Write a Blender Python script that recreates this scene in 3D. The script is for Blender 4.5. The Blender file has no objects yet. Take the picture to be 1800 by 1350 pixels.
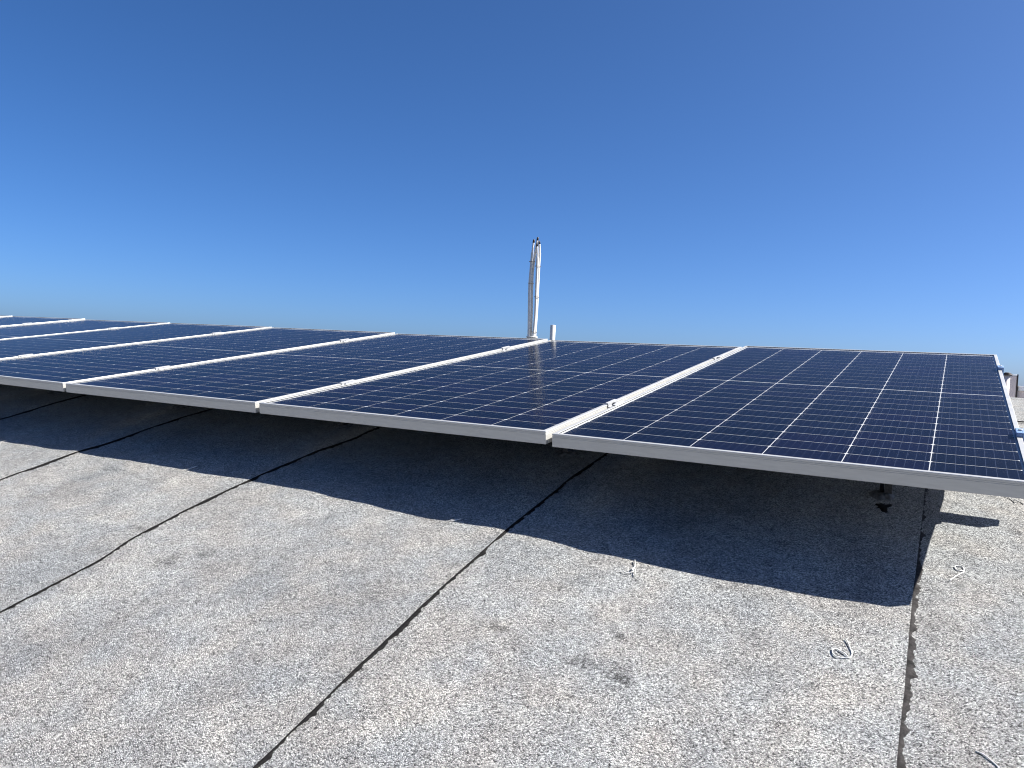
import bpy, bmesh, math, random
from mathutils import Vector, Matrix, noise

# ------------------------------------------------------------------ frame of reference
# Everything on the roof is laid out in the plane of the solar array: u runs along the row (to the right),
# v up the slope, w square to the glass.  T() turns that into world space (array pitched 9 degrees).
TILT = math.radians(9.0)
TM = Matrix.Rotation(TILT, 4, 'X')
def T(u, v, w=0.0): return TM @ Vector((u, v, w))
scene = bpy.context.scene
col = scene.collection
random.seed(7)

# ------------------------------------------------------------------ camera
CAM = (0.88726, -1.75648, 0.45417)
RIGHT = Vector((0.869756, 0.493139, -0.018404)); DOWN = Vector((0.064064, -0.149811, -0.986637)); FWD = Vector((-0.489306, 0.856954, -0.161891))
cd = bpy.data.cameras.new('camera'); cam = bpy.data.objects.new('camera', cd); col.objects.link(cam)
cd.sensor_width = 36.0; cd.lens = 1379.585 / 1800 * 36; cd.clip_start = 0.02; cd.clip_end = 6000
r3 = TM.to_3x3()
X, Y, Z = r3 @ RIGHT, r3 @ (-DOWN), r3 @ (-FWD)
mw = Matrix((X, Y, Z)).transposed().to_4x4(); mw.translation = T(*CAM); cam.matrix_world = mw
scene.camera = cam

# ------------------------------------------------------------------ sky and sun
SUN = (r3 @ Vector((0.9692, 0.6534, 1.0))).normalized()
el = math.asin(SUN.z); az = math.atan2(SUN.x, SUN.y)
world = bpy.data.worlds.new('World'); scene.world = world; world.use_nodes = True
wn = world.node_tree; wn.nodes.clear()
out = wn.nodes.new('ShaderNodeOutputWorld'); bg = wn.nodes.new('ShaderNodeBackground'); sky = wn.nodes.new('ShaderNodeTexSky')
sky.sky_type = 'NISHITA'; sky.sun_disc = False; sky.sun_elevation = el; sky.sun_rotation = az
sky.air_density = 0.54; sky.dust_density = 1.25; sky.ozone_density = 10.0; sky.altitude = 0
bg.inputs['Strength'].default_value = 0.065
hs = wn.nodes.new('ShaderNodeHueSaturation'); hs.inputs['Saturation'].default_value = 1.09
wn.links.new(sky.outputs[0], hs.inputs['Color']); wn.links.new(hs.outputs[0], bg.inputs[0]); wn.links.new(bg.outputs[0], out.inputs[0])
sl = bpy.data.lights.new('sun', 'SUN'); sl.energy = 5.0; sl.angle = math.radians(0.5); sl.color = (1.0, 0.96, 0.9)
so = bpy.data.objects.new('sun', sl); col.objects.link(so); so.rotation_euler = SUN.to_track_quat('Z', 'Y').to_euler(); so.location = (5, 5, 12)
scene.view_settings.view_transform = 'Standard'; scene.view_settings.look = 'None'
scene.view_settings.exposure = 1.4; scene.view_settings.gamma = 1.0
scene.render.engine = 'CYCLES'
scene.cycles.transparent_max_bounces = 16
scene.cycles.pixel_filter_type = 'BLACKMAN_HARRIS'; scene.cycles.filter_width = 1.1

# ------------------------------------------------------------------ helpers
def link(o, parent=None):
    col.objects.link(o)
    if parent: o.parent = parent
    return o
def tag(o, label=None, cat=None, group=None, kind=None):
    if label: o['label'] = label
    if cat: o['category'] = cat
    if group: o['group'] = group
    if kind: o['kind'] = kind
    return o
def empty(name, mat): o = bpy.data.objects.new(name, None); o.empty_display_size = 0.05; o.matrix_world = mat; return link(o)
def mesh(name, bm, mats, parent=None, smooth=False):
    me = bpy.data.meshes.new(name); bm.normal_update(); bm.to_mesh(me); bm.free()
    for m in (mats if isinstance(mats, (list, tuple)) else [mats]): me.materials.append(m)
    if smooth:
        for p in me.polygons: p.use_smooth = True
    return link(bpy.data.objects.new(name, me), parent)
def box(bm, x0, x1, y0, y1, z0, z1, mi=0, bev=0.0):
    vs = [bm.verts.new((x, y, z)) for z in (z0, z1) for y in (y0, y1) for x in (x0, x1)]
    fs = [bm.faces.new([vs[i] for i in f]) for f in ((0,2,3,1),(4,5,7,6),(0,1,5,4),(2,6,7,3),(0,4,6,2),(1,3,7,5))]
    for f in fs: f.material_index = mi
    if bev:
        es = {e for f in fs for e in f.edges}
        r = bmesh.ops.bevel(bm, geom=list(es), offset=bev, segments=2, affect='EDGES', profile=0.5)
        for f in r['faces']: f.material_index = mi
def cyl(bm, c, r, z0, z1, n=16, mi=0, r1=None):
    r1 = r if r1 is None else r1
    a = [bm.verts.new((c[0] + r * math.cos(2*math.pi*i/n), c[1] + r * math.sin(2*math.pi*i/n), z0)) for i in range(n)]
    b = [bm.verts.new((c[0] + r1 * math.cos(2*math.pi*i/n), c[1] + r1 * math.sin(2*math.pi*i/n), z1)) for i in range(n)]
    for i in range(n): f = bm.faces.new((a[i], a[(i+1) % n], b[(i+1) % n], b[i])); f.material_index = mi; f.smooth = True
    bm.faces.new(a[::-1]).material_index = mi; bm.faces.new(b).material_index = mi
def tube(bm, pts, rad, n=10, cap=True):
    pts = [Vector(p) for p in pts]; rings = []; prev = None
    for i, p in enumerate(pts):
        t = (pts[min(i+1, len(pts)-1)] - pts[max(i-1, 0)]).normalized()
        if prev is None: s = t.orthogonal().normalized()
        else: s = (prev - t * prev.dot(t)).normalized()
        prev = s; q = t.cross(s); r = rad[i] if isinstance(rad, (list, tuple)) else rad
        rings.append([bm.verts.new(p + (s * math.cos(2*math.pi*k/n) + q * math.sin(2*math.pi*k/n)) * r) for k in range(n)])
    for a, b in zip(rings, rings[1:]):
        for k in range(n): f = bm.faces.new((a[k], a[(k+1) % n], b[(k+1) % n], b[k])); f.smooth = True
    if cap: bm.faces.new(rings[0][::-1]); bm.faces.new(rings[-1])
def spline(pts, m=6):
    P = [Vector(p) for p in pts]; P = [P[0]*2 - P[1]] + P + [P[-1]*2 - P[-2]]; o = []
    for i in range(1, len(P)-2):
        for k in range(m):
            t = k / m; a, b, c, d = P[i-1], P[i], P[i+1], P[i+2]
            o.append(0.5 * ((2*b) + (c - a)*t + (2*a - 5*b + 4*c - d)*t*t + (3*b - a - 3*c + d)*t**3))
    return o + [P[-2]]
def lerp_table(tab, x):
    if x <= tab[0][0]: return tab[0][1]
    for (a, p), (b, q) in zip(tab, tab[1:]):
        if x <= b: t = (x - a) / (b - a); t = t*t*(3 - 2*t); return p + (q - p) * t
    return tab[-1][1]

# ------------------------------------------------------------------ materials
def mat(name, color=(0.5, 0.5, 0.5), rough=0.5, metal=0.0, spec=0.5):
    m = bpy.data.materials.new(name); m.use_nodes = True; b = m.node_tree.nodes['Principled BSDF']
    b.inputs['Base Color'].default_value = (*color, 1); b.inputs['Roughness'].default_value = rough
    b.inputs['Metallic'].default_value = metal; b.inputs['Specular IOR Level'].default_value = spec
    return m
def N(nt, t, **kw):
    n = nt.nodes.new(t)
    for k, v in kw.items():
        if k in n.inputs.keys(): n.inputs[k].default_value = v
        else: setattr(n, k, v)
    return n
def ramp(nt, fac, stops, interp='LINEAR'):
    r = nt.nodes.new('ShaderNodeValToRGB'); r.color_ramp.interpolation = interp
    e = r.color_ramp.elements
    while len(e) < len(stops): e.new(0.5)
    for k, (p, c) in enumerate(stops): e[k].position = p; e[k].color = (*c, 1) if len(c) == 3 else c
    nt.links.new(fac, r.inputs[0]); return r
def mixc(nt, fac, a, b, mode='MIX'):
    m = nt.nodes.new('ShaderNodeMix'); m.data_type = 'RGBA'; m.blend_type = mode
    for s, v in ((0, fac), (6, a), (7, b)):
        if hasattr(v, 'is_output'): nt.links.new(v, m.inputs[s])
        else: m.inputs[s].default_value = v if s == 0 else (*v, 1)
    return m.outputs[2]
def mathn(nt, op, a, b=None, clamp=False):
    m = nt.nodes.new('ShaderNodeMath'); m.operation = op; m.use_clamp = clamp
    for i, v in enumerate((a, b)):
        if v is None: continue
        if hasattr(v, 'is_output'): nt.links.new(v, m.inputs[i])
        else: m.inputs[i].default_value = v
    return m.outputs[0]

# scuffed spots on the cap sheet: centre u, v, radii
SCUFFS = [(-0.767, -0.585, .045, .045), (-.70, -.53, .03, .03), (.127, -.511, .05, .016), (.41, -.556, .034, .042), (.33, -.545, .045, .016),
          (.36, -.44, .022, .014), (-1.5, -.22, .12, .018), (-1.0, -.50, .07, .014), (.56, .06, .03, .02), (1.03, .33, .02, .02)]
def granule_mat():
    m = mat('mineral_cap_sheet', rough=0.95, spec=0.2); nt = m.node_tree; b = nt.nodes['Principled BSDF']; L = nt.links.new
    tc = N(nt, 'ShaderNodeTexCoord'); geo = N(nt, 'ShaderNodeNewGeometry'); oi = N(nt, 'ShaderNodeObjectInfo')
    P = tc.outputs['Object']
    v1 = N(nt, 'ShaderNodeTexVoronoi', Scale=560.0); L(P, v1.inputs['Vector'])
    v2 = N(nt, 'ShaderNodeTexVoronoi', Scale=260.0); L(P, v2.inputs['Vector'])
    g1 = N(nt, 'ShaderNodeSeparateColor'); L(v1.outputs['Color'], g1.inputs[0])
    g2 = N(nt, 'ShaderNodeSeparateColor'); L(v2.outputs['Color'], g2.inputs[0])
    gran = ramp(nt, g1.outputs[0], [(0.0, (.018, .018, .019)), (.15, (.075, .076, .077)), (.3, (.185, .188, .185)), (.7, (.30, .304, .298)), (1.0, (.56, .565, .555))])
    gran2 = ramp(nt, g2.outputs[0], [(0.0, (.70, .70, .71)), (.5, (1.0, 1.0, 1.0)), (1.0, (1.2, 1.2, 1.19))])
    c = mixc(nt, 0.8, gran.outputs[0], gran2.outputs[0], 'MULTIPLY')
    big = N(nt, 'ShaderNodeTexNoise', Scale=3.2, Detail=5.0, Roughness=0.62); L(P, big.inputs['Vector'])
    bigr = ramp(nt, big.outputs[0], [(.28, (.80, .81, .82)), (.5, (1, 1, 1)), (.72, (1.16, 1.15, 1.12))])
    c = mixc(nt, 1.0, c, bigr.outputs[0], 'MULTIPLY')
    mid = N(nt, 'ShaderNodeTexNoise', Scale=26.0, Detail=4.0, Roughness=0.7); L(P, mid.inputs['Vector'])
    midr = ramp(nt, mid.outputs[0], [(.3, (.86, .86, .87)), (.6, (1.06, 1.06, 1.05))])
    c = mixc(nt, 1.0, c, midr.outputs[0], 'MULTIPLY')
    hue = N(nt, 'ShaderNodeTexNoise', Scale=9.0, Detail=2.0); L(P, hue.inputs['Vector'])
    huer = ramp(nt, hue.outputs[0], [(.35, (.985, 1.0, 1.01)), (.65, (1.045, 1.005, .965))])
    c = mixc(nt, 1.0, c, huer.outputs[0], 'MULTIPLY')
    # broad water and foot-traffic marks, drawn out down the slope
    mp = N(nt, 'ShaderNodeMapping'); mp.inputs['Scale'].default_value = (2.6, 0.9, 0.9); mp.inputs['Rotation'].default_value = (0, 0, .5); L(P, mp.inputs[0])
    wm = N(nt, 'ShaderNodeTexNoise', Scale=1.7, Detail=6.0, Roughness=0.68, Distortion=0.8); L(mp.outputs[0], wm.inputs['Vector'])
    wmr = ramp(nt, wm.outputs[0], [(.30, (.74, .745, .76)), (.43, (.95, .95, .955)), (.6, (1.03, 1.03, 1.03)), (.72, (1.12, 1.115, 1.10))])
    c = mixc(nt, 1.0, c, wmr.outputs[0], 'MULTIPLY')
    roll = ramp(nt, oi.outputs['Random'], [(0.0, (1.01, 1.01, 1.01)), (1.0, (1.12, 1.115, 1.105))]); c = mixc(nt, 1.0, c, roll.outputs[0], 'MULTIPLY')
    # scattered missing granules
    sp = N(nt, 'ShaderNodeTexNoise', Scale=60.0, Detail=3.0, Roughness=0.8); L(P, sp.inputs['Vector'])
    spm = N(nt, 'ShaderNodeMapRange'); spm.inputs[1].default_value = .70; spm.inputs[2].default_value = .74; L(sp.outputs[0], spm.inputs[0])
    acc = None
    for (u, v, ru, rv) in SCUFFS:
        ctr = T(u, v, -.216 + .0907*v - .0414*v*v)
        s = N(nt, 'ShaderNodeVectorMath', operation='SUBTRACT'); L(P, s.inputs[0]); s.inputs[1].default_value = ctr
        k = N(nt, 'ShaderNodeVectorMath', operation='MULTIPLY'); L(s.outputs[0], k.inputs[0]); k.inputs[1].default_value = (1/ru, 1/rv, 0)
        l = N(nt, 'ShaderNodeVectorMath', operation='LENGTH'); L(k.outputs[0], l.inputs[0])
        q = mathn(nt, 'SUBTRACT', 1.0, l.outputs['Value'], True)
        acc = q if acc is None else mathn(nt, 'MAXIMUM', acc, q)
    # granules drop out one by one where the sheet is scuffed
    sn = N(nt, 'ShaderNodeTexNoise', Scale=45.0, Detail=4.0, Roughness=0.7); L(P, sn.inputs['Vector'])
    thr = mathn(nt, 'MULTIPLY', mathn(nt, 'POWER', acc, .8), mathn(nt, 'MULTIPLY', mathn(nt, 'SUBTRACT', sn.outputs[0], .36, True), 4.0))
    sc = mathn(nt, 'MULTIPLY', mathn(nt, 'LESS_THAN', g1.outputs[1], thr), .68)
    soft = ramp(nt, mathn(nt, 'MULTIPLY', acc, mathn(nt, 'ADD', sn.outputs[0], .2)), [(0.0, (1, 1, 1)), (.5, (.91, .91, .915))])
    c = mixc(nt, 1.0, c, soft.outputs[0], 'MULTIPLY')
    sc = mathn(nt, 'MAXIMUM', sc, mathn(nt, 'MULTIPLY', spm.outputs[0], .6))
    c = mixc(nt, sc, c, (.018, .0175, .0175))
    L(c, b.inputs['Base Color'])
    bump = N(nt, 'ShaderNodeBump', Strength=1.0, Distance=0.0018); L(mathn(nt, 'SUBTRACT', 1.0, v1.outputs['Distance']), bump.inputs['Height'])
    bump2 = N(nt, 'ShaderNodeBump', Strength=0.5, Distance=0.006); L(mid.outputs[0], bump2.inputs['Height']); L(bump2.outputs[0], bump.inputs['Normal'])
    L(bump.outputs[0], b.inputs['Normal'])
    return m
def noisy(name, c0, c1, scale, rough=0.6, bumpd=0.001, spec=0.4, metal=0.0):
    m = mat(name, rough=rough, spec=spec, metal=metal); nt = m.node_tree; b = nt.nodes['Principled BSDF']
    tc = N(nt, 'ShaderNodeTexCoord'); n = N(nt, 'ShaderNodeTexNoise', Scale=scale, Detail=4.0, Roughness=0.65); nt.links.new(tc.outputs['Object'], n.inputs['Vector'])
    r = ramp(nt, n.outputs[0], [(.3, c0), (.7, c1)]); nt.links.new(r.outputs[0], b.inputs['Base Color'])
    if bumpd:
        bp = N(nt, 'ShaderNodeBump', Strength=0.6, Distance=bumpd); nt.links.new(n.outputs[0], bp.inputs['Height']); nt.links.new(bp.outputs[0], b.inputs['Normal'])
    return m
M_ROOF = granule_mat()
M_BIT = noisy('bitumen', (.003, .003, .0033), (.014, .0132, .013), 90, rough=0.8, bumpd=0.003, spec=0.12)
M_BITDUST = noisy('dusty_bitumen', (.006, .0057, .0057), (.05, .046, .045), 70, rough=0.85, bumpd=0.004, spec=0.15)
M_SEAL = noisy('roof_sealant', (.03, .03, .032), (.18, .18, .18), 60, rough=0.7, bumpd=0.004)
def alu():
    m = mat('anodised_aluminium', (.78, .785, .78), rough=0.42, metal=0.5); nt = m.node_tree; b = nt.nodes['Principled BSDF']
    tc = N(nt, 'ShaderNodeTexCoord'); mp = N(nt, 'ShaderNodeMapping'); mp.inputs['Scale'].default_value = (6, 6, 60); nt.links.new(tc.outputs['Object'], mp.inputs[0])
    n = N(nt, 'ShaderNodeTexNoise', Scale=3.0, Detail=4.0, Roughness=0.6); nt.links.new(mp.outputs[0], n.inputs['Vector'])
    r = ramp(nt, n.outputs[0], [(.3, (.50, .496, .470)), (.7, (.57, .565, .535))]); nt.links.new(r.outputs[0], b.inputs['Base Color'])
    rr = N(nt, 'ShaderNodeMapRange'); rr.inputs[3].default_value = .34; rr.inputs[4].default_value = .5; nt.links.new(n.outputs[0], rr.inputs[0]); nt.links.new(rr.outputs[0], b.inputs['Roughness'])
    return m
M_ALU = alu()
M_CLAMP = noisy('clamp_metal', (.38, .385, .39), (.47, .475, .48), 40, rough=0.45, bumpd=0, metal=0.3)
M_BLUE = noisy('blue_end_clamp', (.15, .24, .42), (.20, .30, .48), 60, rough=0.45, bumpd=0)
M_STEEL = noisy('dark_bolt_steel', (.04, .04, .045), (.10, .10, .10), 200, rough=0.4, bumpd=0, metal=0.7)
M_BACK = noisy('white_backsheet', (.43, .44, .45), (.47, .48, .49), 20, rough=0.5, bumpd=0)
def cell_mat():
    m = mat('silicon_cell', rough=0.4, spec=0.08); nt = m.node_tree; b = nt.nodes['Principled BSDF']; L = nt.links.new
    oi = N(nt, 'ShaderNodeObjectInfo'); tc = N(nt, 'ShaderNodeTexCoord')
    n = N(nt, 'ShaderNodeTexNoise', Scale=2.6, Detail=1.0); L(tc.outputs['Object'], n.inputs['Vector'])
    base = ramp(nt, oi.outputs['Random'], [(0.0, (.0010, .0034, .0118)), (.5, (.0014, .0040, .0145)), (1.0, (.0024, .0036, .0168))])
    c = mixc(nt, 1.0, base.outputs[0], ramp(nt, n.outputs[0], [(.3, (.9, .9, .9)), (.7, (1.15, 1.1, 1.1))]).outputs[0], 'MULTIPLY')
    L(c, b.inputs['Base Color']); return m
M_CELL = cell_mat()
M_BUS = mat('cell_busbar', (.020, .028, .055), rough=0.5, spec=0.1)
def glass_mat():
    m = bpy.data.materials.new('solar_glass'); m.use_nodes = True; nt = m.node_tree; nt.nodes.clear(); L = nt.links.new
    o = N(nt, 'ShaderNodeOutputMaterial'); mx = N(nt, 'ShaderNodeMixShader'); tr = N(nt, 'ShaderNodeBsdfTransparent'); gl = N(nt, 'ShaderNodeBsdfGlossy', Roughness=0.19)
    fr = N(nt, 'ShaderNodeFresnel', IOR=1.062); tr.inputs[0].default_value = (.985, .99, .99, 1)
    df = N(nt, 'ShaderNodeBsdfDiffuse'); df.inputs[0].default_value = (.30, .29, .27, 1)
    tc = N(nt, 'ShaderNodeTexCoord'); n = N(nt, 'ShaderNodeTexNoise', Scale=3.5, Detail=6.0, Roughness=0.7); L(tc.outputs['Object'], n.inputs['Vector'])
    d = N(nt, 'ShaderNodeMapRange'); d.inputs[1].default_value = .35; d.inputs[2].default_value = .8; d.inputs[3].default_value = .0004; d.inputs[4].default_value = .005; L(n.outputs[0], d.inputs[0])
    m2 = N(nt, 'ShaderNodeMixShader'); L(d.outputs[0], m2.inputs[0]); L(tr.outputs[0], m2.inputs[1]); L(df.outputs[0], m2.inputs[2])
    L(fr.outputs[0], mx.inputs[0]); L(m2.outputs[0], mx.inputs[1]); L(gl.outputs[0], mx.inputs[2]); L(mx.outputs[0], o.inputs[0])
    return m
M_GLASS = glass_mat()
M_CLEAR = bpy.data.materials.new('glass_underside'); M_CLEAR.use_nodes = True
_nt = M_CLEAR.node_tree; _nt.nodes.clear(); _o = _nt.nodes.new('ShaderNodeOutputMaterial'); _t = _nt.nodes.new('ShaderNodeBsdfTransparent'); _nt.links.new(_t.outputs[0], _o.inputs[0])
M_PVC = noisy('white_pvc', (.52, .515, .49), (.60, .595, .565), 30, rough=0.4, bumpd=0)
M_DARKCAP = noisy('dark_rubber', (.02, .017, .016), (.06, .045, .04), 150, rough=0.6, bumpd=0)
M_TIE = mat('white_nylon', (.6, .595, .57), rough=0.5)
M_BROWN = noisy('brown_binding', (.10, .07, .05), (.2, .15, .1), 200, rough=0.7, bumpd=0)
M_STUCCO = noisy('pinkish_stucco', (.62, .545, .51), (.70, .62, .585), 14, rough=0.9, bumpd=0.004)
M_COPING = noisy('pale_coping', (.82, .82, .80), (.88, .88, .86), 10, rough=0.5, bumpd=0)
M_GROUND = noisy('ground_soil', (.12, .115, .105), (.2, .19, .17), .05, rough=0.95, bumpd=0)
M_DECK = mat('roof_deck', (.10, .095, .09), rough=0.9)

# ------------------------------------------------------------------ setting: ground and vaulted roof
bm = bmesh.new(); bmesh.ops.create_grid(bm, x_segments=8, y_segments=8, size=3000)
g = mesh('ground', bm, M_GROUND); g.location = (0, 0, -8); tag(g, kind='structure')

SWELL = [(-2.6, -.018), (-2.25, -.015), (-2.0, -.011), (-1.84, -.0035), (-1.63, 0), (-1.42, .007), (-1.08, .005), (-.97, .0085), (-.69, .011), (-.42, .005), (-.3, 0),
         (-.15, .005), (0, .0055), (.28, -.005), (.5, -.0055), (.85, -.0035), (1.4, 0)]
def roof_w(u, v, fine=True):
    w = -.21618 + .090684*v - .0414465*v*v - .006775*u
    w += lerp_table(SWELL, u) * math.exp(-((v + .1) / .55)**2)
    d = 0.0035 * noise.noise(Vector((u*2.1 + 5.3, v*1.6, 1.7)))
    if fine:
        d += 0.0042 * noise.noise(Vector((u*6.5 + v*3, v*4.5 - u*3, 4.2)))
        d += 0.0017 * noise.noise(Vector((u*15, v*13, 9.1)))
    return w + d
DEV = {0: [(-.58, .002), (-.05, .002), (.53, .004)],
       1: [(-.977, .003), (-.58, .001), (-.3, -.003), (-.071, -.006), (.1, -.003), (.281, -.006), (.487, -.001)],
       2: [(-.888, -.005), (-.652, .002), (-.543, -.015), (-.381, -.023), (-.118, -.019), (.135, -.009), (.302, .009), (.47, -.005)],
       3: [(-.412, .006), (-.261, .01), (-.154, .005), (0, .02), (.196, .004), (.377, .001)], 4: [(.044, .045), (.25, .024)]}
def seam_u(i, v):
    d = lerp_table(DEV[i], v) if i in DEV else 0.012 * noise.noise(Vector((i*7.7, v*1.1, 2)))
    if i == 0 or i not in DEV: j = .4
    else: j = 1.0
    return .84164 - i*.897627 - .01186*v + d + j * (.0035 * noise.noise(Vector((i*3.3, v*7, .5))) + .0016 * noise.noise(Vector((i*3.3, v*23, .5))))
VMIN, VMAX, IMIN, IMAX = -4.2, 9.0, -4, 14
bm = bmesh.new(); prof = [VMIN + (VMAX - VMIN) * k / 60 for k in range(61)]; rows = []
for v in prof:
    rows.append([bm.verts.new(T(u, v, roof_w(0, v, False) - dz)) for u, dz in ((4.35, .4), (4.35, .045), (-12.6, .045), (-12.6, .4))])
for a, b in zip(rows, rows[1:]):
    for k in range(3): bm.faces.new((a[k], a[k+1], b[k+1], b[k]))
bm.faces.new(rows[0]); bm.faces.new(rows[-1][::-1])
roof = mesh('roof', bm, M_DECK); tag(roof, kind='structure')
LIFT = .0045
def vsteps(i):
    vs = []; v = VMIN; fine = -1 <= i <= 4
    while v < VMAX - 1e-6:
        vs.append(v); v += (.03 if fine and -2.4 < v < 2.4 else .06 if -2.4 < v < 2.4 else .2)
    return vs + [VMAX]
for i in range(IMIN, IMAX + 1):
    bm = bmesh.new(); near = -1 <= i <= 4; nu = 34 if near else 12; grid = []
    for v in vsteps(i):
        r, l = seam_u(i, v), seam_u(i + 1, v) - .08
        row = []
        for k in range(nu + 1):
            t = k / nu; u = l + (r - l) * t
            row.append(bm.verts.new(T(u, v, roof_w(u, v) + LIFT * t)))
        row += [bm.verts.new(T(r, v, roof_w(r, v) + LIFT)), bm.verts.new(T(r - .0005, v, roof_w(r, v) - .001))]
        grid.append(row)
    for a, b in zip(grid, grid[1:]):
        for k in list(range(nu)) + [nu + 1]:
            f = bm.faces.new((a[k], a[k+1], b[k+1], b[k])); f.smooth = k < nu; f.material_index = 1 if k > nu else 0
    mesh('roof_sheet', bm, [M_ROOF, M_BIT], roof)
    # bead of bitumen squeezed out along the lap, lying on the next sheet
    if i > IMIN:
        bm = bmesh.new(); v = VMIN; rings = []
        while v < VMAX:
            r = seam_u(i, v); n1 = noise.noise(Vector((v*16, i*5.1, 3))); n2 = noise.noise(Vector((v*55, i*5.1, 8))); n3 = noise.noise(Vector((v*4, i*2.1, 6))); n4 = noise.noise(Vector((v*130, i*3.7, 5)))
            if i == 0: wd = .0100 + .013*n1 + .007*n2 + .003*n3 + .004*n4 - (.007 if v > .0 else 0) * min(1, max(0, v * 6))
            else: wd = .0056 + .0110*n1 + .0075*n2 + .0050*n3 + .004*n4
            wd = max(.0006, wd); z = lambda u: roof_w(u, v) + LIFT * .085
            rings.append([bm.verts.new(T(r + du, v, z(r + du) + dz)) for du, dz in ((-.006, .0012), (.0, .0022), (wd*.7, .0016), (wd, .0002))])
            v += (.004 if near and -2.0 < v < 1.6 else .05)
        for a, b in zip(rings, rings[1:]):
            for k in range(3): f = bm.faces.new((a[k], a[k+1], b[k+1], b[k])); f.smooth = True
        mesh('bitumen_bead', bm, M_BITDUST if i == 0 else M_BIT, roof)
# end lap across the right-hand sheet
bm = bmesh.new(); rings = []
for k in range(151):
    u = .87 + k * .006; v = 1.567 + .004*noise.noise(Vector((u*6, 1, 1))); wd = max(.001, .005 + .004*noise.noise(Vector((u*20, 3, 2))))
    rings.append([bm.verts.new(T(u, v + dv, roof_w(u, v) + LIFT + dz)) for dv, dz in ((wd, .001), (0, .0045), (-wd, .0005))])
for a, b in zip(rings, rings[1:]):
    for k in range(2): bm.faces.new((a[k], a[k+1], b[k+1], b[k]))
mesh('end_lap', bm, M_BIT, roof)
# ragged bitumen spill below the front standoff
def splat(cu, cv, ru, rv, seed, h=.004, m=M_BIT, name='bitumen_spill', parent=roof):
    bm = bmesh.new(); n = 40; c = bm.verts.new(T(cu, cv, roof_w(cu, cv) + LIFT*.5 + h)); ring = []; mid = []
    for k in range(n):
        a = 2*math.pi*k/n; q = .62 + .55*noise.noise(Vector((math.cos(a)*1.7 + seed, math.sin(a)*1.7, seed))) + .35*noise.noise(Vector((math.cos(a)*5 + seed, math.sin(a)*5, 4)))
        q = max(.15, q); u, v = cu + ru*q*math.cos(a), cv + rv*q*math.sin(a)
        ring.append(bm.verts.new(T(u, v, roof_w(u, v) + LIFT*.2)))
        u, v = cu + ru*q*.7*math.cos(a), cv + rv*q*.7*math.sin(a); mid.append(bm.verts.new(T(u, v, roof_w(u, v) + LIFT*.6 + h*(.7 + .5*noise.noise(Vector((u*90, v*90, seed)))))))
    for k in range(n):
        j = (k+1) % n; bm.faces.new((ring[k], ring[j], mid[j], mid[k])).smooth = True; bm.faces.new((mid[k], mid[j], c)).smooth = True
    return mesh(name, bm, m, parent)
splat(.753, .36, .034, .05, 3.1)

# ------------------------------------------------------------------ solar panels
PW, PL, GAP = 1.03727, 2.08388, .01833
LIP, DEPTH = .011, .035
PROFILE = [(.0009, 0), (.0003, -.0003), (0, -.0010), (0, -.0046), (.0009, -.0050), (.0009, -.0060), (0, -.0064), (0, -.0083), (.0008, -.0087), (.0008, -.0094), (0, -.0098),
           (0, -.0343), (.0007, -.035), (.026, -.035), (.026, -.0335), (.0018, -.0335), (.0018, -.0085), (LIP, -.0085), (LIP, -.0070), (.0030, -.0070), (.0030, -.0012), (LIP, -.0012), (LIP, -.0003), (.0107, 0)]
def frame_bar(side):
    bm = bmesh.new(); rings = []
    for end in (0, 1):
        ring = []
        for d, w in PROFILE:
            if side == 'front': p = (d if end == 0 else PW - d, d, w)
            elif side == 'back': p = (PW - d if end == 0 else d, PL - d, w)
            elif side == 'left': p = (d, PL - d if end == 0 else d, w)
            else: p = (PW - d, d if end == 0 else PL - d, w)
            ring.append(bm.verts.new(p))
        rings.append(ring)
    n = len(PROFILE)
    for k in range(n): bm.faces.new((rings[0][k], rings[0][(k+1) % n], rings[1][(k+1) % n], rings[1][k]))
    bm.faces.new(rings[0][::-1]); bm.faces.new(rings[1])
    bmesh.ops.recalc_face_normals(bm, faces=bm.faces)
    me = bpy.data.meshes.new('frame_bar'); bm.to_mesh(me); bm.free(); me.materials.append(M_ALU); return me
BARS = [frame_bar(s) for s in ('front', 'back', 'left', 'right')]
CP, CW = .168, .1660          # column pitch, cell width
RP, RH = .08447, .0820        # row pitch, cell height
def cell_geo(bm, ox, oy, z, bus=True):
    a, b, ch = CW/2, RH/2, .0042
    pts = [(-a+ch, -b), (a-ch, -b), (a, -b+ch), (a, b-ch), (a-ch, b), (-a+ch, b), (-a, b-ch), (-a, -b+ch)]
    top = [bm.verts.new((ox + x, oy + y, z)) for x, y in pts]; bot = [bm.verts.new((ox + x, oy + y, z - .0002)) for x, y in pts]
    bm.faces.new(top)
    for k in range(8): bm.faces.new((bot[k], bot[(k+1) % 8], top[(k+1) % 8], top[k]))
    if bus:
        for k in range(9):
            x = -a + CW * (k + .5) / 9; h = .00055
            q = [bm.verts.new((ox + x + sx, oy + sy, z + .00018)) for sx, sy in ((-h, -b + .0006), (h, -b + .0006), (h, b - .0006), (-h, b - .0006))]
            bm.faces.new(q).material_index = 1
bm = bmesh.new(); cell_geo(bm, 0, 0, 0)
CELL = bpy.data.meshes.new('cell'); bm.to_mesh(CELL); bm.free(); CELL.materials.append(M_CELL); CELL.materials.append(M_BUS)
def cell_xy(c, r):
    y = PL/2 + (r - 11.5) * RP + (.0022 if r >= 12 else -.0022)
    return PW/2 + (c - 2.5) * CP, y
bm = bmesh.new()
for r in range(24):
    for c in range(6): cell_geo(bm, *cell_xy(c, r), 0)
CELLS = bpy.data.meshes.new('cells'); bm.to_mesh(CELLS); bm.free(); CELLS.materials.append(M_CELL); CELLS.materials.append(M_BUS)
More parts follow.
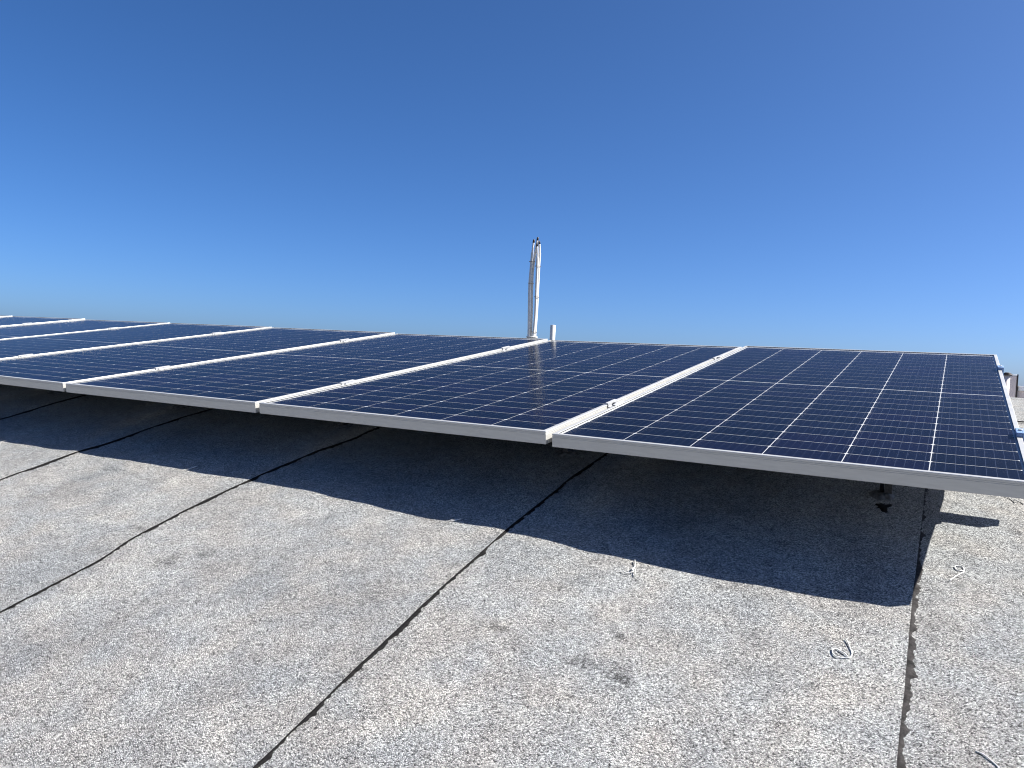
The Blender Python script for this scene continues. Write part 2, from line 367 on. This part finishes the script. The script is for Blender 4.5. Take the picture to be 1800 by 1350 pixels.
bm = bmesh.new(); box(bm, .0031, PW - .0031, .0031, PL - .0031, -.0066, -.0054)
BACK = bpy.data.meshes.new('backsheet'); bm.to_mesh(BACK); bm.free(); BACK.materials.append(M_BACK)
bm = bmesh.new(); box(bm, .0031, PW - .0031, .0031, PL - .0031, -.0045, -.0018, 1)
for f in bm.faces:
    if f.normal.z > .5 or all(v.co.z > -.002 for v in f.verts): f.material_index = 0
GLASS = bpy.data.meshes.new('glass'); bm.to_mesh(GLASS); bm.free(); GLASS.materials.append(M_GLASS); GLASS.materials.append(M_CLEAR)
D = [(.00325, .00018, .00437), (-.00231, -.00475, .00528), (-.00433, -.00176, .00476), (-.00248, .00067, -.00159), (.00101, .00105, .00052), (.00131, .00137, .00068), (.00355, .0037, .00184), (.004, .004, .002)]
PLAB = ['solar panel at the right end of the row, nearest and largest', 'second solar panel from the right end of the row, mirroring the white pipes',
        'third solar panel from the right end of the row, in front of the bundled pipes', 'fourth solar panel from the right, its front right corner near the left picture edge',
        'fifth solar panel from the right end of the row', 'sixth solar panel from the right end of the row', 'seventh solar panel from the right, far back at the left edge',
        'farthest solar panel at the left edge, only a thin blue sliver showing']
def panel_matrix(k):
    z0, tv, ru = D[k]; u0 = -k * (PW + GAP)
    ex = Vector((1, 0, ru)).normalized(); ey = Vector((0, 1, tv)); ey = (ey - ex * ey.dot(ex)).normalized(); ez = ex.cross(ey)
    m = Matrix((ex, ey, ez)).transposed().to_4x4(); m.translation = Vector((u0, 0, z0 - tv*PL/2 - ru*PW/2)); return TM @ m
def panel_point(k, u, v, w=0): return panel_matrix(k) @ Vector((u, v, w))
for k in range(8):
    p = empty('solar_panel', panel_matrix(k)); tag(p, PLAB[k], 'solar panel', 'solar panels in one row on the roof')
    for me in BARS: link(bpy.data.objects.new('frame_bar', me), p)
    link(bpy.data.objects.new('backsheet', BACK), p); link(bpy.data.objects.new('glass', GLASS), p)
    if k < 4:
        for r in range(24):
            for c in range(6):
                o = bpy.data.objects.new('cell', CELL); x, y = cell_xy(c, r); o.location = (x, y, -.0052); link(o, p)
    else:
        o = bpy.data.objects.new('cells', CELLS); o.location = (0, 0, -.0052); link(o, p); o['kind'] = 'stuff'

# ------------------------------------------------------------------ rails, standoffs, clamps
RV = (.445, 1.625)
URIGHT, ULEFT = 1.117, -8.5
for n, rv in enumerate(RV):
    t = empty('mounting_rail', TM @ Matrix.Translation((ULEFT, rv, -.039)))
    tag(t, ('aluminium mounting rail under the front half of the panels, casting a stub of shadow', 'aluminium mounting rail under the back half of the panels')[n], 'rail', 'rails carrying the solar panels')
    bm = bmesh.new(); Lr = (URIGHT, 1.036)[n] - ULEFT
    for y0, y1, z0, z1 in ((-.019, -.008, -.006, 0), (.008, .019, -.006, 0), (-.019, -.0165, -.040, -.0062), (.0165, .019, -.040, -.0062), (-.0163, .0163, -.040, -.0375), (-.0163, .0163, -.022, -.020)):
        box(bm, 0, Lr, y0, y1, z0, z1)
    mesh('rail_body', bm, M_ALU, t)
    bm = bmesh.new(); box(bm, Lr - .006, Lr + .002, -.0155, .0155, -.0365, -.0225); mesh('end_plug', bm, M_DARKCAP, t)
FU = [.747, -.18, -1.107, -2.03, -2.96, -3.89, -4.82, -5.75]
FL = ['standoff foot with lumpy sealant under the right-end solar panel', 'standoff foot in the dark below the gap between first and second panel']
for n, rv in enumerate(RV):
    for j, fu in enumerate(FU):
        fv = rv + (.004 if n == 0 else 0); w0 = roof_w(fu, fv) + .003
        t = empty('standoff_foot', TM @ Matrix.Translation((fu, fv, w0)))
        lab = FL[j] if n == 0 and j < 2 else (('standoff foot on the front rail, number %s from the right end' if n == 0 else 'standoff foot on the back rail, number %s from the right end') % ('one', 'two', 'three', 'four', 'five', 'six', 'seven', 'eight')[j])
        tag(t, lab, 'standoff', 'standoffs holding the rails above the roof')
        h = -.0795 - w0
        bm = bmesh.new(); cyl(bm, (-.006, 0), .0055, 0, h + .012, 12); mesh('threaded_post', bm, M_STEEL, t)
        bm = bmesh.new(); box(bm, .002, .020, -.024, -.0195, .012, h + .03, bev=.0008); box(bm, .002, .020, -.0193, .016, .012, .016, bev=.0008); mesh('foot_bracket', bm, M_STEEL, t)
        bm = bmesh.new(); cyl(bm, (-.006, 0), .011, h - .008, h, 6); mesh('nut', bm, M_STEEL, t)
        bm = bmesh.new(); nr, ns = 7, 36; rg = []
        for q in range(nr):
            rr = q / (nr - 1); ring = []
            for s in range(ns):
                a = 2*math.pi*s/ns; rad = (.036 + .012*noise.noise(Vector((math.cos(a)*1.5 + j*3.7, math.sin(a)*1.5, n*9)))) * rr
                x, y = rad*math.cos(a), rad*math.sin(a)*1.1
                z = .011 * (1 - rr**2.2) * (1 + .7*noise.noise(Vector((x*70 + j*5, y*70, n)))) + .003*noise.noise(Vector((x*200 + j*5, y*200, n))) + (roof_w(fu + x, fv + y) + .002 - w0 if rr > .9 else 0)
                ring.append(bm.verts.new((x, y, z)))
            rg.append(ring)
        for a, b in zip(rg, rg[1:]):
            for s in range(ns): bm.faces.new((a[s], b[s], b[(s+1) % ns], a[(s+1) % ns])).smooth = True
        bmesh.ops.remove_doubles(bm, verts=bm.verts, dist=1e-5); mesh('sealant_mound', bm, M_SEAL, t)
ORD = ['first and second', 'second and third', 'third and fourth', 'fourth and fifth', 'fifth and sixth', 'sixth and seventh', 'seventh and eighth']
def clamp_meshes():
    bm = bmesh.new(); hw = GAP/2 + .0075; l = .036
    box(bm, -hw, -GAP/2 + .002, -l, l, .0008, .0038, bev=.0006); box(bm, GAP/2 - .002, hw, -l, l, .0008, .0038, bev=.0006)
    box(bm, -GAP/2 + .0021, GAP/2 - .0021, -l, l, -.009, -.0062)
    box(bm, -GAP/2 + .0012, -GAP/2 + .0032, -l, l, -.0090, .0006); box(bm, GAP/2 - .0032, GAP/2 - .0012, -l, l, -.0090, .0006)
    a = bpy.data.meshes.new('clamp_body'); bm.to_mesh(a); bm.free(); a.materials.append(M_CLAMP)
    bm = bmesh.new(); cyl(bm, (0, 0), .0055, -.0062, .0010, 12); cyl(bm, (0, 0), .003, .0010, .0016, 6); b = bpy.data.meshes.new('bolt'); bm.to_mesh(b); bm.free(); b.materials.append(M_STEEL)
    return a, b
CB, CBOLT = clamp_meshes()
for k in range(7):
    for n, rv in enumerate(RV):
        pa = panel_point(k, 0, rv); pb = panel_point(k + 1, PW, rv); c = (pa + pb) / 2
        ex = (pa - pb).normalized(); ey = (TM.to_3x3() @ Vector((0, 1, 0))); ey = (ey - ex*ey.dot(ex)).normalized(); ez = ex.cross(ey)
        m = Matrix((ex, ey, ez)).transposed().to_4x4(); m.translation = c + ez * .0005
        t = empty('mid_clamp', m); tag(t, '%s clamp in the joint between the %s panel from the right' % (('front', 'back')[n], ORD[k]), 'clamp', 'clamps between neighbouring panels')
        link(bpy.data.objects.new('clamp_body', CB), t); link(bpy.data.objects.new('bolt', CBOLT), t)
for n, rv in enumerate(RV):
    t = empty('end_clamp', panel_matrix(0) @ Matrix.Translation((PW, rv, 0))); tag(t, ('blue end clamp on the right panel edge, the nearer of two', 'blue end clamp on the right panel edge, the farther of two')[n], 'clamp', 'end clamps on the right panel edge')
    bm = bmesh.new(); box(bm, .0005, .007, -.028, .028, -.0385, .0105, bev=.0008); box(bm, -.0125, .0003, -.028, .028, .0006, .0110, bev=.0012); mesh('clamp_body', bm, M_BLUE, t)
    bm = bmesh.new(); cyl(bm, (-.003, 0), .0045, .0112, .0140, 6); mesh('bolt', bm, M_CLAMP, t)

# ------------------------------------------------------------------ pipes behind the array
HX = Vector((.8698, .4931, 0)).normalized(); HY = Vector((-.4931, .8698, 0)).normalized(); ZZ = .000566
base = T(-1.315, 2.35, -.027); foot = T(-1.315, 2.35, roof_w(-1.315, 2.35)).z - base.z
t = empty('pipe_bundle', Matrix.Translation(base)); tag(t, 'bundle of four tall white pipes with dark tips rising behind the panels', 'pipes')
def bl(x, h, d=0): return HX * (x*ZZ) + HY * (d*ZZ) + Vector((0, 0, h*ZZ))
PIPES = [([(-30, -330), (-35, 0), (-47, 290), (-57, 540), (-53, 720), (-48, 890), (-41, 985)], -4), ([(-8, -330), (-10, 0), (-17, 240), (-30, 550), (-29, 740), (-12, 930), (-2, 1015)], 22),
         ([(12, -330), (15, 0), (21, 240), (16, 490), (12, 690), (7, 840), (-1, 945)], -24), ([(30, -330), (32, 0), (35, 290), (32, 540), (30, 740), (30, 890), (21, 975)], 6)]
for pts, dep in PIPES:
    bm = bmesh.new(); q = spline([bl(x, h, dep) for x, h in pts], 8); n = len(q)
    tube(bm, q, [.0076 if i < n - 9 else .0058 for i in range(n)], 12); o = mesh('pipe', bm, M_PVC, t)
    dv = (q[-1] - q[-3]).normalized(); bm = bmesh.new(); tube(bm, [q[-1] - dv*.001, q[-1] + dv*.012, q[-1] + dv*.019], [.0066, .0062, .0045], 10); mesh('pipe_tip', bm, M_DARKCAP, o)
for (x, h, d, rx, ry) in ((-41, 785, 8, 30, 26), (20, 740, -8, 27, 28), (-44, 558, 8, 27, 26), (25, 418, -8, 24, 28), (22, 50, -8, 26, 28)):
    bm = bmesh.new(); c = bl(x, h, d)
    tube(bm, [c + HX*(rx*ZZ*1.12*math.cos(a)) + HY*(ry*ZZ*1.2*math.sin(a)) + Vector((0, 0, .0012*math.cos(a*2))) for a in [2*math.pi*k/24 for k in range(25)]], .0013, 6); mesh('binding_wire', bm, M_BROWN, t)
bm = bmesh.new(); cyl(bm, (0, 0), .030, foot - .01, -.006, 20); cyl(bm, (0, 0), .034, -.0058, .002, 20); mesh('base_sleeve', bm, M_PVC, t)
sb = T(-1.119, 2.2, roof_w(-1.119, 2.2)); top = T(-1.119, 2.2, .064).z - sb.z
t = empty('vent_stub', Matrix.Translation(sb)); tag(t, 'short white vent pipe stub at the back of the joint between two panels', 'pipe')
bm = bmesh.new(); n = 24; prof = [(.0155, -.02), (.0155, top - .001), (.0148, top), (.0128, top), (.0122, top - .001), (.0122, top - .12)]
rg = [[bm.verts.new((r*math.cos(2*math.pi*k/n), r*math.sin(2*math.pi*k/n), z)) for k in range(n)] for r, z in prof]
for a, b in zip(rg, rg[1:]):
    for k in range(n): bm.faces.new((a[k], a[(k+1) % n], b[(k+1) % n], b[k])).smooth = True
bm.faces.new(rg[-1]); mesh('pipe_wall', bm, M_PVC, t)
bm = bmesh.new(); cyl(bm, (0, 0), .045, -.015, .006, 24, r1=.022); mesh('flashing_collar', bm, M_BIT, t)

# ------------------------------------------------------------------ far parapet
def wbox(name, u0, u1, v0, v1, ztop, zbot, m, parent, bev=.004):
    a = TM @ Vector((0, v0, 0)); bm = bmesh.new(); box(bm, u0, u1, v0, v1, zbot, ztop, bev=bev); return mesh(name, bm, m, parent)
VY = T(1.5, 9.0, -1.1); y0 = VY.y
ptop = T(1.535, 9, -1.160).z; pil = T(1.519, 9, -1.026).z; zb = T(0, 9, roof_w(0, 9)).z - .4
t = empty('parapet_wall', Matrix.Translation((1.6, y0, zb))); tag(t, 'low stucco parapet with pale coping along the far roof edge', 'wall')
hh = ptop - zb
wbox('wall_body', -.06, 3.0, .0, .22, hh - .055, 0, M_STUCCO, t); wbox('coping', -.055, 3.0, -.03, .25, hh, hh - .053, M_COPING, t)
wbox('wall_body', -14, -.60, .0, .22, hh - .055, 0, M_STUCCO, t); wbox('coping', -14, -.605, -.03, .25, hh, hh - .053, M_COPING, t)
t = empty('parapet_pier', Matrix.Translation((1.6, y0, zb))); tag(t, 'raised pinkish pier of the far parapet beside the right panel edge', 'pier')
hp = pil - zb
wbox('pier_body', -.597, -.078, -.05, .27, hp - .022, 0, M_STUCCO, t); wbox('cap', -.60, -.075, -.055, .275, hp, hp - .020, M_COPING, t); wbox('dark_side_strip', -.075, -.0625, -.056, .276, hp + .001, 0, M_DARKCAP, t, .001)  # pier, pale cap and a dark strip covering the pier's right side
vz = T(1.407, 8.8, -.985).z - zb
t = empty('roof_vent', Matrix.Translation((1.41, T(0, 8.8, 0).y, zb + vz - .5))); tag(t, 'small dark capped vent in front of the far parapet pier', 'vent')
bm = bmesh.new(); cyl(bm, (0, 0), .03, -1.6, .465, 16); mesh('vent_pipe', bm, M_STUCCO, t)
bm = bmesh.new(); cyl(bm, (0, 0), .05, .467, .485, 16); cyl(bm, (0, 0), .05, .4852, .502, 16, r1=.02); mesh('vent_cap', bm, M_DARKCAP, t)

# ------------------------------------------------------------------ offcuts of white cable ties
TIES = [('looped white tie offcut with a straight tail, right of the long roof seam', [[(.9314, .0674), (.9302, .0792), (.9255, .0856), (.92, .0843), (.9154, .0802), (.9147, .0705), (.9187, .062), (.9245, .0594), (.9314, .0654), (.9295, .0565), (.9243, .0452), (.9153, .0275), (.9062, .0061)]], .0035),
        ('curled white tie offcut lying in the sun below the panel shadow', [[(.7465, -.3009), (.7534, -.3166), (.76, -.3349), (.7617, -.3454), (.758, -.3544), (.751, -.3565), (.742, -.3613), (.7353, -.3586), (.7301, -.3496), (.7309, -.3407), (.7365, -.3383), (.7429, -.3422), (.7497, -.3459), (.7563, -.3524)]], .006),
        ('forked white tie offcut at the edge of the panel shadow', [[(.2862, -.1586), (.296, -.1838), (.2953, -.199), (.3013, -.2099), (.2918, -.2174), (.2834, -.2185), (.2781, -.2134)], [(.2963, -.1986), (.2996, -.1947), (.3056, -.2082), (.3115, -.2214)]], .006),
        ('gently bent white tie offcut at the bottom right corner', [[(.9503, -.5096), (.9595, -.513), (.9681, -.5201), (.9773, -.5299), (.9809, -.5394)]], .004),
        ('pair of white tie offcuts under the front right panel corner', [[(1.0206, .5615), (1.0285, .5531), (1.0369, .5334), (1.0417, .5191)], [(1.0339, .5505), (1.0426, .5409), (1.0513, .5332), (1.0602, .5161)]], .006),
        ('tiny white tie offcut catching sun at the shadow edge, left of the middle seam', [[(-.2228, -.1478), (-.2131, -.1403), (-.2013, -.1295)]], .009),
        ('tiny white tie offcut at the shadow edge on the far left sheet', [[(-1.2548, -.1292), (-1.248, -.1213), (-1.243, -.1105)]], .010)]
for n, (lab, strokes, lift) in enumerate(TIES):
    bm = bmesh.new()
    for s in strokes:
        pts = []
        m = len(s) - 1
        for j, (u, v) in enumerate(s):
            w = roof_w(u, v) + LIFT * (.9 if u < .84 else .15) + .0012 + lift * .25 * abs(math.sin(j*1.1 + n))
            pts.append(T(u, v, w))
        tube(bm, spline(pts, 5), (.00105 if n < 5 else .0014), 6)
    tag(mesh('cable_tie_offcut', bm, M_TIE), lab, 'cable tie', 'cable tie offcuts on the roof')
